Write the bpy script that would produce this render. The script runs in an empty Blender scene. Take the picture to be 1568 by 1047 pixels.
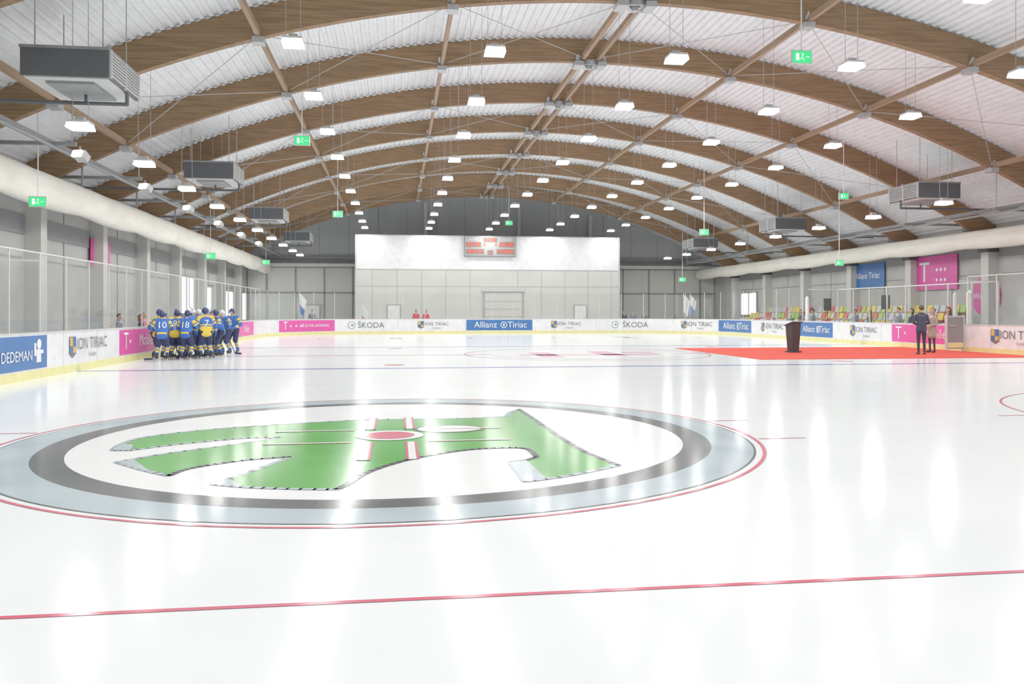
import bpy, bmesh, math, random
from math import sin, cos, pi, sqrt, radians, atan
from mathutils import Vector, Matrix
from mathutils.bvhtree import BVHTree
import numpy as np
random.seed(4)
scene = bpy.context.scene
COL = scene.collection

# ------------------------------------------------------------------ materials
def mat(name, col, rough=0.6, col2=None, scale=3.0, metal=0.0, emit=None, estr=0.0, stretch=None, spec=0.5, bump=0.0, detail=4):
    m = bpy.data.materials.new(name); m.use_nodes = True
    nt = m.node_tree; b = nt.nodes['Principled BSDF']
    b.inputs['Roughness'].default_value = rough
    b.inputs['Metallic'].default_value = metal
    b.inputs['Specular IOR Level'].default_value = spec
    if col2 is None: col2 = tuple(c*0.9 for c in col)
    tc = nt.nodes.new('ShaderNodeTexCoord'); mp = nt.nodes.new('ShaderNodeMapping')
    no = nt.nodes.new('ShaderNodeTexNoise'); rp = nt.nodes.new('ShaderNodeValToRGB')
    no.inputs['Scale'].default_value = scale; no.inputs['Detail'].default_value = detail
    if stretch: mp.inputs['Scale'].default_value = stretch
    nt.links.new(tc.outputs['Object'], mp.inputs['Vector']); nt.links.new(mp.outputs['Vector'], no.inputs['Vector'])
    nt.links.new(no.outputs['Fac'], rp.inputs['Fac'])
    rp.color_ramp.elements[0].position = 0.35; rp.color_ramp.elements[1].position = 0.65
    rp.color_ramp.elements[0].color = (*col2, 1); rp.color_ramp.elements[1].color = (*col, 1)
    nt.links.new(rp.outputs['Color'], b.inputs['Base Color'])
    if bump:
        bp = nt.nodes.new('ShaderNodeBump'); bp.inputs['Strength'].default_value = bump
        nt.links.new(no.outputs['Fac'], bp.inputs['Height']); nt.links.new(bp.outputs['Normal'], b.inputs['Normal'])
    if emit:
        b.inputs['Emission Color'].default_value = (*emit, 1); b.inputs['Emission Strength'].default_value = estr
    return m

def icemat(name, col, col2=None):
    return mat(name, col, 0.15, col2 or tuple(c*0.96 for c in col), 0.7, spec=0.12)

M = {}
M['ice'] = icemat('ice_white', (0.87, 0.90, 0.915), (0.83, 0.87, 0.89))
nt = M['ice'].node_tree
_n = nt.nodes.new('ShaderNodeTexNoise'); _n.inputs['Scale'].default_value = 2.5; _n.inputs['Detail'].default_value = 6
_r = nt.nodes.new('ShaderNodeMapRange'); _r.inputs['To Min'].default_value = 0.10; _r.inputs['To Max'].default_value = 0.20
nt.links.new(_n.outputs['Fac'], _r.inputs['Value']); nt.links.new(_r.outputs['Result'], nt.nodes['Principled BSDF'].inputs['Roughness'])
M['ice_w'] = icemat('ice_paint_white', (0.89, 0.91, 0.92))
M['ice_red'] = icemat('ice_paint_red', (0.66, 0.08, 0.14), (0.62, 0.14, 0.20))
M['ice_pink'] = icemat('ice_paint_pink', (0.78, 0.32, 0.50))
M['ice_blue'] = icemat('ice_paint_blue', (0.08, 0.14, 0.55), (0.14, 0.20, 0.58))
M['ice_green'] = icemat('ice_paint_green', (0.07, 0.36, 0.05), (0.10, 0.41, 0.075))
M['ice_dark'] = icemat('ice_paint_grey', (0.06, 0.068, 0.075), (0.12, 0.13, 0.14))
M['ice_grey'] = icemat('ice_paint_bluegrey', (0.36, 0.45, 0.50), (0.46, 0.55, 0.60))
M['ceil'] = mat('roof_sheet_white', (0.87, 0.89, 0.91), 0.5)
M['wood'] = mat('glulam_wood', (0.30, 0.18, 0.095), 0.6, (0.20, 0.118, 0.06), 2.2, stretch=(0.5, 1, 9), detail=6, spec=0.25)
M['wood2'] = mat('purlin_wood', (0.36, 0.235, 0.145), 0.6, (0.29, 0.185, 0.115), 3, stretch=(4, 0.3, 4), spec=0.25)
M['steel'] = mat('galvanised_steel', (0.48, 0.50, 0.51), 0.45, metal=0.4)
M['cable'] = mat('cable_steel', (0.42, 0.43, 0.44), 0.5)
M['dark'] = mat('dark_grey_metal', (0.08, 0.088, 0.1), 0.5)
M['mid'] = mat('mid_grey_metal', (0.24, 0.25, 0.26), 0.5)
M['lgrey'] = mat('light_grey_metal', (0.6, 0.61, 0.6), 0.5)
M['wallL'] = mat('concrete_wall', (0.52, 0.52, 0.50), 0.8, (0.44, 0.44, 0.43), 0.8)
M['gable'] = mat('gable_panel_grey', (0.44, 0.46, 0.47), 0.7, (0.40, 0.42, 0.43), 0.6)
M['seam'] = mat('panel_seam', (0.32, 0.33, 0.33), 0.8)
M['floor'] = mat('concrete_floor', (0.46, 0.46, 0.45), 0.7, (0.38, 0.38, 0.37), 1.2)
M['white'] = mat('painted_white', (0.84, 0.85, 0.84), 0.5)
M['panelw'] = mat('panel_white', (0.88, 0.90, 0.92), 0.5)
M['panelg'] = mat('panel_grey', (0.64, 0.645, 0.61), 0.6, (0.60, 0.61, 0.58), 0.8)
M['panels'] = mat('panel_line', (0.42, 0.43, 0.42), 0.6)
M['fabric'] = mat('duct_fabric', (0.90, 0.88, 0.80), 0.8, (0.82, 0.80, 0.71), 1.5, stretch=(1, 0.6, 3), bump=0.3)
M['board'] = mat('board_white', (0.86, 0.87, 0.88), 0.35)
M['yellow'] = mat('kickplate_yellow', (0.85, 0.80, 0.33), 0.4)
M['blue'] = mat('ad_blue', (0.03, 0.14, 0.42), 0.4)
M['pink'] = mat('ad_magenta', (0.76, 0.07, 0.36), 0.4)
M['txtg'] = mat('ad_text_grey', (0.14, 0.15, 0.17), 0.5)
M['txtw'] = mat('ad_text_white', (0.88, 0.89, 0.9), 0.4)
M['green'] = mat('ad_green', (0.06, 0.42, 0.10), 0.4)
M['gold'] = mat('ad_gold', (0.75, 0.42, 0.08), 0.4)
M['carpet'] = mat('carpet_red', (0.72, 0.085, 0.06), 0.9, (0.64, 0.065, 0.05), 5, spec=0.1)
M['black'] = mat('black_plastic', (0.03, 0.032, 0.035), 0.5)
M['lampglow'] = mat('lamp_diffuser', (0.9, 0.9, 0.9), 0.4, emit=(1, 0.99, 0.96), estr=3.0)
M['exitg'] = mat('exit_sign_green', (0.05, 0.6, 0.2), 0.4, emit=(0.02, 0.7, 0.18), estr=0.7)
M['exitw'] = mat('exit_sign_white', (0.9, 0.95, 0.9), 0.4, emit=(0.9, 1, 0.9), estr=0.9)
M['led'] = mat('led_red', (0.7, 0.03, 0.01), 0.4, emit=(1, 0.045, 0.012), estr=1.0)
M['sbface'] = mat('scoreboard_face', (0.42, 0.42, 0.41), 0.6)
M['sbdark'] = mat('scoreboard_window', (0.20, 0.19, 0.18), 0.5)
M['day'] = mat('daylight_glazing', (0.9, 0.92, 0.95), 0.3, emit=(0.93, 0.97, 1), estr=2.2)
M['winframe'] = mat('window_frame', (0.35, 0.36, 0.37), 0.5)
M['seatY'] = mat('seat_yellow', (0.85, 0.65, 0.08), 0.4)
M['seatR'] = mat('seat_red', (0.7, 0.12, 0.1), 0.4)
M['seatG'] = mat('seat_green', (0.35, 0.6, 0.12), 0.4)
M['seatW'] = mat('seat_grey', (0.6, 0.62, 0.64), 0.4)

g = bpy.data.materials.new('plexiglass'); g.use_nodes = True
nt = g.node_tree; nt.nodes.clear()
o = nt.nodes.new('ShaderNodeOutputMaterial'); mx = nt.nodes.new('ShaderNodeMixShader')
tr = nt.nodes.new('ShaderNodeBsdfTransparent'); gl = nt.nodes.new('ShaderNodeBsdfGlossy'); lw = nt.nodes.new('ShaderNodeLayerWeight')
mr = nt.nodes.new('ShaderNodeMapRange')
tr.inputs['Color'].default_value = (0.95, 0.965, 0.96, 1); gl.inputs['Roughness'].default_value = 0.04
lw.inputs['Blend'].default_value = 0.5
mr.inputs['From Min'].default_value = 0.4; mr.inputs['From Max'].default_value = 1.0; mr.inputs['To Min'].default_value = 0.04; mr.inputs['To Max'].default_value = 0.28
nt.links.new(lw.outputs['Facing'], mr.inputs['Value'])
nt.links.new(mr.outputs['Result'], mx.inputs[0]); nt.links.new(tr.outputs[0], mx.inputs[1]); nt.links.new(gl.outputs[0], mx.inputs[2])
nt.links.new(mx.outputs[0], o.inputs['Surface'])
M['glass'] = g

# ------------------------------------------------------------------ mesh builder
class B:
    def __init__(s): s.v = []; s.f = []; s.m = []; s.mats = []
    def mi(s, k):
        if k not in s.mats: s.mats.append(k)
        return s.mats.index(k)
    def add(s, vs, fs, k):
        n = len(s.v); s.v += [tuple(v) for v in vs]; i = s.mi(k)
        for f in fs: s.f.append(tuple(n+a for a in f)); s.m.append(i)
    def box(s, a, b, k):
        x0, y0, z0 = a; x1, y1, z1 = b
        vs = [(x0,y0,z0),(x1,y0,z0),(x1,y1,z0),(x0,y1,z0),(x0,y0,z1),(x1,y0,z1),(x1,y1,z1),(x0,y1,z1)]
        s.add(vs, [(3,2,1,0),(4,5,6,7),(0,1,5,4),(1,2,6,5),(2,3,7,6),(3,0,4,7)], k)
    def cyl(s, p0, p1, r0, k, r1=None, n=8):
        if r1 is None: r1 = r0
        p0 = Vector(p0); p1 = Vector(p1); d = (p1-p0).normalized()
        a = d.orthogonal().normalized(); b = d.cross(a)
        vs = []
        for p, r in ((p0, r0), (p1, r1)):
            for i in range(n):
                t = 2*pi*i/n; vs.append(p + a*(r*cos(t)) + b*(r*sin(t)))
        fs = [(i, (i+1) % n, n+(i+1) % n, n+i) for i in range(n)]
        fs += [tuple(range(n-1, -1, -1)), tuple(range(n, 2*n))]
        s.add(vs, fs, k)
    def bar(s, p0, p1, w, h, k):
        p0 = Vector(p0); p1 = Vector(p1); d = (p1-p0).normalized()
        up = Vector((0,0,1)) if abs(d.z) < 0.95 else Vector((1,0,0))
        a = d.cross(up).normalized(); b = a.cross(d)
        vs = [p + a*(sx*w/2) + b*(sz*h/2) for p in (p0, p1) for sx, sz in ((-1,-1),(1,-1),(1,1),(-1,1))]
        s.add(vs, [(0,1,5,4),(1,2,6,5),(2,3,7,6),(3,0,4,7),(3,2,1,0),(4,5,6,7)], k)
    def obj(s, name, parent=None, smooth=False, loc=None):
        me = bpy.data.meshes.new(name); me.from_pydata(s.v, [], s.f)
        for k in s.mats: me.materials.append(M[k])
        me.polygons.foreach_set('material_index', s.m)
        if smooth: me.polygons.foreach_set('use_smooth', [True]*len(s.f))
        me.update()
        ob = bpy.data.objects.new(name, me); COL.objects.link(ob)
        if parent: ob.parent = parent
        if loc: ob.location = loc
        return ob

_tc = {}
def text_geo(body, size):
    key = (body, size)
    if key in _tc: return _tc[key]
    c = bpy.data.curves.new('t', 'FONT'); c.body = body; c.size = size; c.align_x = 'CENTER'; c.align_y = 'CENTER'
    c.resolution_u = 3
    ob = bpy.data.objects.new('t', c); COL.objects.link(ob)
    dg = bpy.context.evaluated_depsgraph_get(); me = ob.evaluated_get(dg).to_mesh()
    r = ([tuple(v.co) for v in me.vertices], [tuple(p.vertices) for p in me.polygons])
    ob.evaluated_get(dg).to_mesh_clear()
    bpy.data.objects.remove(ob); bpy.data.curves.remove(c)
    _tc[key] = r; return r

# ------------------------------------------------------------------ dimensions (metres)
H = 1.54
XL, XR, YN, YF, RC = -8.3, 22.0, 0.5, 60.5, 7.5     # inner board faces
AX = 6.9; ZC = -27.9; RB = 38.5                      # arch axis, centre height, soffit radius
WL, WR, YB, YE = -12.2, 27.6, -8.0, 71.0             # hall walls
def arch(x, r=RB): return ZC + sqrt(r*r - (x-AX)**2)
FR = [24.0 + 5.97*k for k in range(-5, 8)]

# ------------------------------------------------------------------ floor, ceiling, walls
b = B(); b.box((WL, YB, -0.2), (WR, YE, -0.02), 'floor'); b.obj('floor')
b = B()
th0 = -math.asin((AX-WL+0.05)/39.35); th1 = math.asin((WR-AX+0.05)/39.35)
N = int((th1-th0)*39.4/0.27); pts = []
for i in range(N):
    for f, d in ((0.0, 0), (0.42, 0), (0.5, 0.07), (0.92, 0.07)):
        t = th0 + (th1-th0)*(i+f)/N; r = 39.36+d
        pts.append((AX + r*sin(t), ZC + r*cos(t)))
vs = [(x, YB, z) for x, z in pts] + [(x, YE, z) for x, z in pts]; n = len(pts)
b.add(vs, [(i, i+1, n+i+1, n+i) for i in range(n-1)], 'ceil')
vs = [(AX+40*sin(th0+(th1-th0)*i/60), y, ZC+40*cos(th0+(th1-th0)*i/60)) for y in (YB, YE) for i in range(61)]
b.add(vs, [(i, i+1, 62+i, 61+i) for i in range(60)], 'ceil')
b.obj('ceiling')

def gable(name, y, out, k):
    b = B(); P = [(WL, -0.02), (WR, -0.02)]
    P += [(AX+39.5*sin(th1+(th0-th1)*i/60), ZC+39.5*cos(th1+(th0-th1)*i/60)) for i in range(61)]
    n = len(P)
    b.add([(x, y, z) for x, z in P] + [(x, y+out, z) for x, z in P],
          [tuple(range(n)), tuple(range(2*n-1, n-1, -1))] + [(i, (i+1) % n, n+(i+1) % n, n+i) for i in range(n)], k)
    return b
b = gable('wall_end', YE, 0.25, 'gable')
x = WL+1
while x < WR:
    if abs(x-AX) < 19: b.box((x-0.02, YE-0.03, 0), (x+0.02, YE, arch(x, 39.2)), 'seam')
    x += 2.4
for x0, x1 in ((WL+0.1, -3.4), (17.8, WR-0.1)):
    b.box((x0, YE-1.2, 5.25), (x1, YE, 5.5), 'lgrey')
    b.box((x0, YE-0.35, 5.9), (x1, YE, 6.15), 'mid')
    b.box((x0, YE-0.12, 0), (x1, YE, 5.2), 'panelg')
    xx = x0+1.5
    while xx < x1:
        b.box((xx-0.05, YE-0.2, 0), (xx+0.05, YE-0.1, 5.2), 'mid'); xx += 2.3
    b.box((x0, YE-0.2, 3.1), (x1, YE-0.1, 3.2), 'mid')
for xx in (2.3, 10.2, 16.4):
    b.box((xx-0.15, YE-0.3, 7), (xx+0.15, YE-0.02, arch(xx, 38.9)), 'lgrey')
b.obj('wall_end')
b = gable('wall_near', YB, -0.25, 'wallL'); b.obj('wall_near')

for name, x0, x1, ztop in (('wall_left', WL-0.25, WL, 6.6), ('wall_right', WR, WR+0.25, 5.7)):
    b = B(); b.box((x0, YB, -0.02), (x1, YE, ztop), 'wallL')
    inner = WL if x1 == WL else WR; sg = 1 if x1 == WL else -1
    def bx(y0, y1, z0, z1, d, k):
        xa, xb = sorted((inner, inner+sg*d)); b.box((xa, y0, z0), (xb, y1, z1), k)
    for y in FR:
        bx(y-0.25, y+0.25, 0, arch(inner+sg*0.5), 0.5, 'panelg')
        bx(y-0.32, y+0.32, arch(inner+sg*0.5)-0.55, arch(inner+sg*0.5)-0.2, 0.62, 'dark')
    for y in [f+3 for f in FR[:-1]]:
        bx(y-2.4, y+2.4, 3.3, 3.36, 0.04, 'seam')
        bx(y-0.02, y+0.02, 0, 5.3, 0.03, 'seam')
        bx(y-2.6, y+2.6, 4.1, 4.75, 0.06, 'mid')
    b.obj(name)

def window(name, x, y0, y1, z0, z1, sg, nm=2):
    b = B(); xa, xb = sorted((x, x+sg*0.06)); b.box((xa, y0, z0), (xb, y1, z1), 'day')
    xa, xb = sorted((x, x+sg*0.14))
    for yy in [y0+(y1-y0)*i/nm for i in range(nm+1)]: b.box((xa, yy-0.05, z0-0.05), (xb, yy+0.05, z1+0.05), 'winframe')
    for zz in (z0, z1): b.box((xa, y0, zz-0.06), (xb, y1, zz+0.06), 'winframe')
    b.obj(name)
window('window_1', WL, 49.0, 52.6, 1.1, 3.6, 1, 2)
window('window_2', WL, 54.0, 57.4, 1.2, 3.2, 1, 2)
window('window_3', WL, 61.0, 64.8, 0.9, 3.1, 1, 2)
window('window_4', WL, 66.3, 70.3, 0.9, 3.1, 1, 2)
window('window_5', WR, 62.0, 65.0, 1.3, 3.1, -1, 2)

# ------------------------------------------------------------------ roof structure
for y in FR:
    b = B(); ta = -math.asin((AX-WL-0.02)/39.3); tb = math.asin((WR-AX-0.02)/39.3); n = 64; vs = []
    for i in range(n+1):
        t = ta+(tb-ta)*i/n
        for r, dy in ((RB, -0.12), (RB, 0.12), (39.33, 0.12), (39.33, -0.12)):
            vs.append((AX+r*sin(t), y+dy, ZC+r*cos(t)))
    fs = [(4*i+a, 4*i+(a+1) % 4, 4*i+4+(a+1) % 4, 4*i+4+a) for i in range(n) for a in range(4)]
    fs += [(0,1,2,3), (4*n+3, 4*n+2, 4*n+1, 4*n)]
    b.add(vs, fs, 'wood'); b.obj('roof_beam')

b = B(); OFF = [-16, -10.7, -5.35, 0, 5.35, 10.7, 16]
for off in OFF:
    x = AX+off; z = arch(x)+0.12
    for i in range(len(FR)-1):
        y0, y1 = FR[i]+0.12, FR[i+1]-0.12
        if off == 0:
            for d in (-0.28, 0.28): b.bar((x+d, y0, z), (x+d, y1, z), 0.13, 0.18, 'wood2')
        else: b.bar((x, y0, z), (x, y1, z), 0.12, 0.18, 'wood2')
    for y in FR:
        if off == 0:
            for a in (-1, 1):
                b.box((x+a*0.42-0.16, y-0.3, z-0.3), (x+a*0.42+0.16, y+0.3, z-0.14), 'steel')
                b.bar((x, y-0.35, z-0.2), (x+a*0.5, y+0.3, z-0.02), 0.12, 0.18, 'steel')
                b.bar((x, y+0.35, z-0.2), (x+a*0.5, y-0.3, z-0.02), 0.12, 0.18, 'steel')
            b.cyl((x, y, z-0.36), (x, y, z-0.1), 0.1, 'steel')
        else:
            b.box((x-0.16, y-0.2, z-0.26), (x+0.16, y+0.2, z-0.1), 'steel')
            b.bar((x-0.1, y, z-0.1), (x-0.1, y-0.3, z+0.15), 0.06, 0.06, 'steel')
for i in range(len(FR)-1):
    for j in range(len(OFF)-1):
        if (i % 2 == 1):
            xa, xb = AX+OFF[j], AX+OFF[j+1]; za, zb = arch(xa)+0.1, arch(xb)+0.1
            b.cyl((xa, FR[i], za), (xb, FR[i+1], zb), 0.012, 'cable', n=5)
            b.cyl((xb, FR[i], zb), (xa, FR[i+1], za), 0.012, 'cable', n=5)
b.obj('roof_bracing')

# ------------------------------------------------------------------ fabric ducts and rails along the sides
def duct(name, xc, zc, hw, hh, wall):
    b = B(); ny = 158; na = 16; vs = []
    for i in range(ny+1):
        y = YB+0.3+(YE-YB-0.8)*i/ny; ph = abs(sin(pi*(y-FR[0])/5.97)); s = 0.10*ph
        wob = 0.03*sin(y*3.1)+0.02*sin(y*7.7)
        for a in range(na):
            t = 2*pi*a/na
            vs.append((xc+(hw-0.04*(1-ph)+wob)*cos(t), y, zc-s*(1 if sin(t) < 0.3 else 0.3)+hh*sin(t)))
    b.add(vs, [(na*i+a, na*i+(a+1) % na, na*(i+1)+(a+1) % na, na*(i+1)+a) for i in range(ny) for a in range(na)], 'fabric')
    b.add([vs[a] for a in range(na)], [tuple(range(na))], 'fabric'); b.add([vs[na*ny+a] for a in range(na)], [tuple(range(na))], 'fabric')
    for y in FR:
        zt = min(zc+hh+0.9, arch(xc)+0.1)
        b.cyl((xc, y, zc+hh-0.05), (xc, y, zt), 0.03, 'mid')
        b.bar((xc, y, zc+hh+0.06), (wall, y, zc+hh+0.06), 0.08, 0.1, 'mid')
    b.obj(name, smooth=True)
duct('fabric_air_duct', -10.5, 5.25, 0.32, 0.5, WL+0.02)
duct('fabric_air_duct', 26.0, 4.85, 0.30, 0.40, WR-0.02)
def rail(x, z, sg, wall):
    b = B()
    b.box((x-0.12, YB+0.3, z-0.06), (x+0.12, YE-0.5, z+0.06), 'mid')
    b.cyl((x+0.35*sg, YB+0.3, z-0.22), (x+0.35*sg, YE-0.5, z-0.22), 0.05, 'mid')
    for y in FR:
        b.bar((wall, y+0.4, z-0.12), (x+0.9*sg, y+0.4, z-0.12), 0.1, 0.1, 'mid')
        b.cyl((x+0.8*sg, y+0.4, z-0.1), (x+0.8*sg, y+0.4, arch(x+0.8*sg, 39.3)), 0.02, 'cable', n=5)
    b.obj('cable_tray')
rail(-9.6, 6.25, 1, WL+0.02); rail(24.2, 5.75, -1, WR-0.02)

for y in FR[5:11]:
    b = B(); x = -8.6; z = 5.9
    b.bar((x, y+0.4, z+0.18), (x, y+0.4, z-0.02), 0.04, 0.04, 'mid')
    b.bar((x-0.17, y+0.4, z), (x+0.17, y+0.4, z), 0.03, 0.03, 'mid')
    b.bar((x, y+0.3, z-0.02), (x+0.08, y+0.5, z-0.18), 0.32, 0.2, 'lgrey')
    b.bar((x-0.05, y+0.25, z-0.03), (x-0.02, y+0.31, z-0.06), 0.3, 0.18, 'lampglow')
    b.obj('floodlight')

# ------------------------------------------------------------------ pendant lamps
def lampmesh(z, ztop):
    b = B()
    w = 0.25; q = 0.9
    vs = [(-w,-w,-0.12),(w,-w,-0.12),(w,w,-0.12),(-w,w,-0.12),(-w*q,-w*q,0.0),(w*q,-w*q,0.0),(w*q,w*q,0.0),(-w*q,w*q,0.0)]
    b.add(vs, [(0,1,5,4),(1,2,6,5),(2,3,7,6),(3,0,4,7),(3,2,1,0)], 'lampglow')
    b.box((-w*q,-w*q,0.0), (w*q, w*q, 0.05), 'lgrey')
    b.box((-0.1,-0.07,0.05), (0.1,0.07,0.15), 'lgrey')
    for x in (-0.17, 0.17):
        b.cyl((x,0,0.05), (x,0,ztop-z), 0.008, 'cable', n=4)
    return b
LD = bpy.data.lights.new('lamp_light', 'AREA'); LD.shape = 'SQUARE'; LD.size = 0.48; LD.energy = 83; LD.color = (1.0, 0.985, 0.96)
for x, z in ((-7.2, 5.85), (-2.45, 7.96), (2.35, 7.96), (6.95, 7.96), (11.65, 7.96), (16.5, 7.96), (21.1, 5.85)):
    base = None
    for k in range(-4, 10):
        y = 20.45+4.92*k
        if k == 9: y = 64.2
        if base is None:
            ob = lampmesh(z, arch(x, 39.35)).obj('pendant_lamp'); base = ob.data
        else:
            ob = bpy.data.objects.new('pendant_lamp', base); COL.objects.link(ob)
        ob.location = (x, y, z)
        lo = bpy.data.objects.new('lamp_light', LD); COL.objects.link(lo); lo.parent = ob; lo.location = (0, 0, -0.135)

# ------------------------------------------------------------------ air heaters
def heater(x, y, z, sg):
    b = B(); hx, hy, hz = 0.9, 1.05, 0.31
    b.box((-hx,-hy,-hz), (hx,hy,hz), 'dark')
    b.box((-hx-0.02,-hy-0.02,hz-0.03), (hx+0.02,hy+0.02,hz+0.03), 'mid')
    b.box((-hx+0.05,-hy+0.05,-hz-0.03), (hx-0.05,hy-0.05,-hz), 'lgrey')
    b.box((-0.5,-hy+0.3,-hz-0.09), (0.5,hy-0.3,-hz-0.03), 'mid')
    for i in range(8):
        zz = -hz+0.06+i*0.07
        b.box((hx if sg > 0 else -hx-0.04, -hy+0.08, zz), (hx+0.04 if sg > 0 else -hx, hy-0.08, zz+0.025), 'lgrey')
    for i in range(3):
        yy = -hy+0.04+i*(hy-0.06)
        xa, xb = sorted((sg*hx, sg*(hx+0.05))); b.box((xa, yy, -hz), (xb, yy+0.04, hz), 'lgrey')
    for dx in (-0.7, 0.7):
        for dy in (-0.8, 0.8):
            b.cyl((dx,dy,hz), (dx,dy,arch(x+dx,39.3)-z), 0.014, 'cable', n=5)
    xe = (WL-x+0.03) if sg > 0 else (WR-x-0.03)
    b.cyl((xe, 0.2, -hz-0.28), (sg*0.9, 0.2, -hz-0.28), 0.045, 'dark')
    b.cyl((sg*0.9, 0.2, -hz-0.3), (sg*0.9, 0.2, -hz), 0.045, 'dark')
    b.cyl((0, 0.2, -hz-0.3), (0, 0.2, -hz), 0.035, 'dark')
    b.obj('air_heater', loc=(x, y, z))
for y in (20.3, 34.2, 48.3, 62.3): heater(-7.1, y, 6.93, 1)
for y in (32.3, 45.2, 58.3): heater(21.6, y, 6.45, -1)

# ------------------------------------------------------------------ exit signs
for x, y, z, w in ((10.2,20.3,8.04,.5), (-3.3,30.0,7.5,.5), (-9.72,24.5,4.55,.42), (-3.25,46.9,6.9,.5), (-10.0,47.2,4.57,.5), (18.9,33.8,6.5,.4),
                   (17.3,46.1,6.1,.5), (21.8,39.4,4.0,.4), (8.1,61.4,8.1,.5), (22.1,63.6,4.1,.5), (-9.3,61.8,5.1,.5)):
    b = B(); h = w*0.6
    b.box((-w/2-0.02,-0.03,-h/2-0.02), (w/2+0.02,0.03,h/2+0.02), 'lgrey')
    b.box((-w/2,-0.04,-h/2), (w/2,-0.03,h/2), 'exitg')
    q = w/0.5
    b.box((-0.16*q,-0.045,-0.09*q), (-0.08*q,-0.04,0.09*q), 'exitw')
    b.cyl((0.02*q,-0.046,0.07*q), (0.02*q,-0.04,0.07*q), 0.022*q, 'exitw')
    b.bar((0.02*q,-0.043,0.05*q), (0.0*q,-0.043,-0.02*q), 0.035*q, 0.006, 'exitw')
    b.bar((0.0,-0.043,-0.01*q), (0.05*q,-0.043,-0.09*q), 0.02*q, 0.006, 'exitw')
    b.bar((0.0,-0.043,-0.01*q), (-0.05*q,-0.043,-0.07*q), 0.02*q, 0.006, 'exitw')
    b.bar((0.1*q,-0.043,0), (0.2*q,-0.043,0), 0.025*q, 0.006, 'exitw')
    b.cyl((0,0,h/2), (0,0,arch(x,39.3)-z), 0.016, 'white', n=6)
    b.obj('exit_sign', loc=(x,y,z))

# ------------------------------------------------------------------ rink path
Lst = YF-YN-2*RC; Wst = XR-XL-2*RC; La = RC*pi/2
LT = 2*Lst+2*Wst+4*La
def P(s, off=0.0):
    """point on the board line, s clockwise from left wall; off = inward offset"""
    s = s % LT
    if s < Lst: x, y, nx, ny = XL, YN+RC+s, 1, 0
    elif s < Lst+La:
        a = (s-Lst)/RC; x, y, nx, ny = XL+RC-RC*cos(a), YF-RC+RC*sin(a), cos(a), -sin(a)
    elif s < Lst+La+Wst: x, y, nx, ny = XL+RC+s-Lst-La, YF, 0, -1
    elif s < Lst+2*La+Wst:
        a = (s-Lst-La-Wst)/RC; x, y, nx, ny = XR-RC+RC*sin(a), YF-RC+RC*cos(a), -sin(a), -cos(a)
    elif s < 2*Lst+2*La+Wst: x, y, nx, ny = XR, YF-RC-(s-Lst-2*La-Wst), -1, 0
    elif s < 2*Lst+3*La+Wst:
        a = (s-2*Lst-2*La-Wst)/RC; x, y, nx, ny = XR-RC+RC*cos(a), YN+RC-RC*sin(a), -cos(a), sin(a)
    elif s < 2*Lst+3*La+2*Wst: x, y, nx, ny = XR-RC-(s-2*Lst-3*La-Wst), YN, 0, 1
    else:
        a = (s-2*Lst-3*La-2*Wst)/RC; x, y, nx, ny = XL+RC-RC*sin(a), YN+RC-RC*cos(a), sin(a), cos(a)
    return x+nx*off, y+ny*off
def strip(b, s0, s1, z0, z1, o0, o1, k, ds=0.5):
    n = max(1, int((s1-s0)/ds)); vs = []
    for i in range(n+1):
        s = s0+(s1-s0)*i/n
        xa, ya = P(s, o0); xb, yb = P(s, o1)
        vs += [(xa,ya,z0), (xb,yb,z0), (xb,yb,z1), (xa,ya,z1)]
    fs = [(4*i+a, 4*i+4+a, 4*i+4+(a+1) % 4, 4*i+(a+1) % 4) for i in range(n) for a in range(4)]
    fs += [(0,1,2,3), (4*n+3,4*n+2,4*n+1,4*n)]
    b.add(vs, fs, k)
def sheet(b, s0, s1, z0, z1, o, k, ds=0.8):
    n = max(1, int((s1-s0)/ds)); vs = []
    for i in range(n+1):
        x, y = P(s0+(s1-s0)*i/n, o); vs += [(x,y,z0), (x,y,z1)]
    b.add(vs, [(2*i, 2*i+2, 2*i+3, 2*i+1) for i in range(n)], k)
BH = 1.07
b = B()
strip(b, 0, LT, 0.2, BH-0.03, -0.12, 0, 'board'); strip(b, 0, LT, -0.02, 0.2, -0.12, 0.012, 'yellow')
strip(b, 0, LT, BH-0.03, BH, -0.14, 0.012, 'lgrey')
s = 0
while s < LT-1:
    strip(b, s, s+0.015, 0.2, BH-0.03, 0, 0.004, 'panels'); s += 2.4
boards = b.obj('rink_boards')

SR = Lst+2*La+Wst     # start of right wall: s = SR + (53 - Y)
def stext(b, body, sc, z, size, k, off=0.03):
    vs, fs = text_geo(body, size); out = []
    for x, y, _ in vs:
        px, py = P(sc+x, off); out.append((px, py, z+y))
    b.add(out, fs, k)
def crest(b, s, z, h=0.52):
    w = h*0.42
    def q(a0, a1, z0, z1, k, o): strip(b, s+a0, s+a1, z+z0, z+z1, o, o+0.004, k)
    q(-w, w, -h*0.35, h*0.5, 'txtg', 0.015)
    q(-w+.03, -0.01, 0.02, h*0.46, 'gold', 0.02); q(0.01, w-.03, 0.02, h*0.46, 'blue', 0.02)
    q(-w+.03, -0.01, -h*0.3, 0.0, 'blue', 0.02); q(0.01, w-.03, -h*0.3, 0.0, 'gold', 0.02)
    pts = [(-w, -h*0.35), (0, -h*0.55), (w, -h*0.35)]
    b.add([(*P(s+a, 0.018), z+c) for a, c in pts], [(0,1,2)], 'txtg')
def disc(b, s, z, r, k, off):
    b.add([(*P(s+r*cos(2*pi*i/20), off), z+r*sin(2*pi*i/20)) for i in range(20)], [tuple(range(20))], k)
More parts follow.
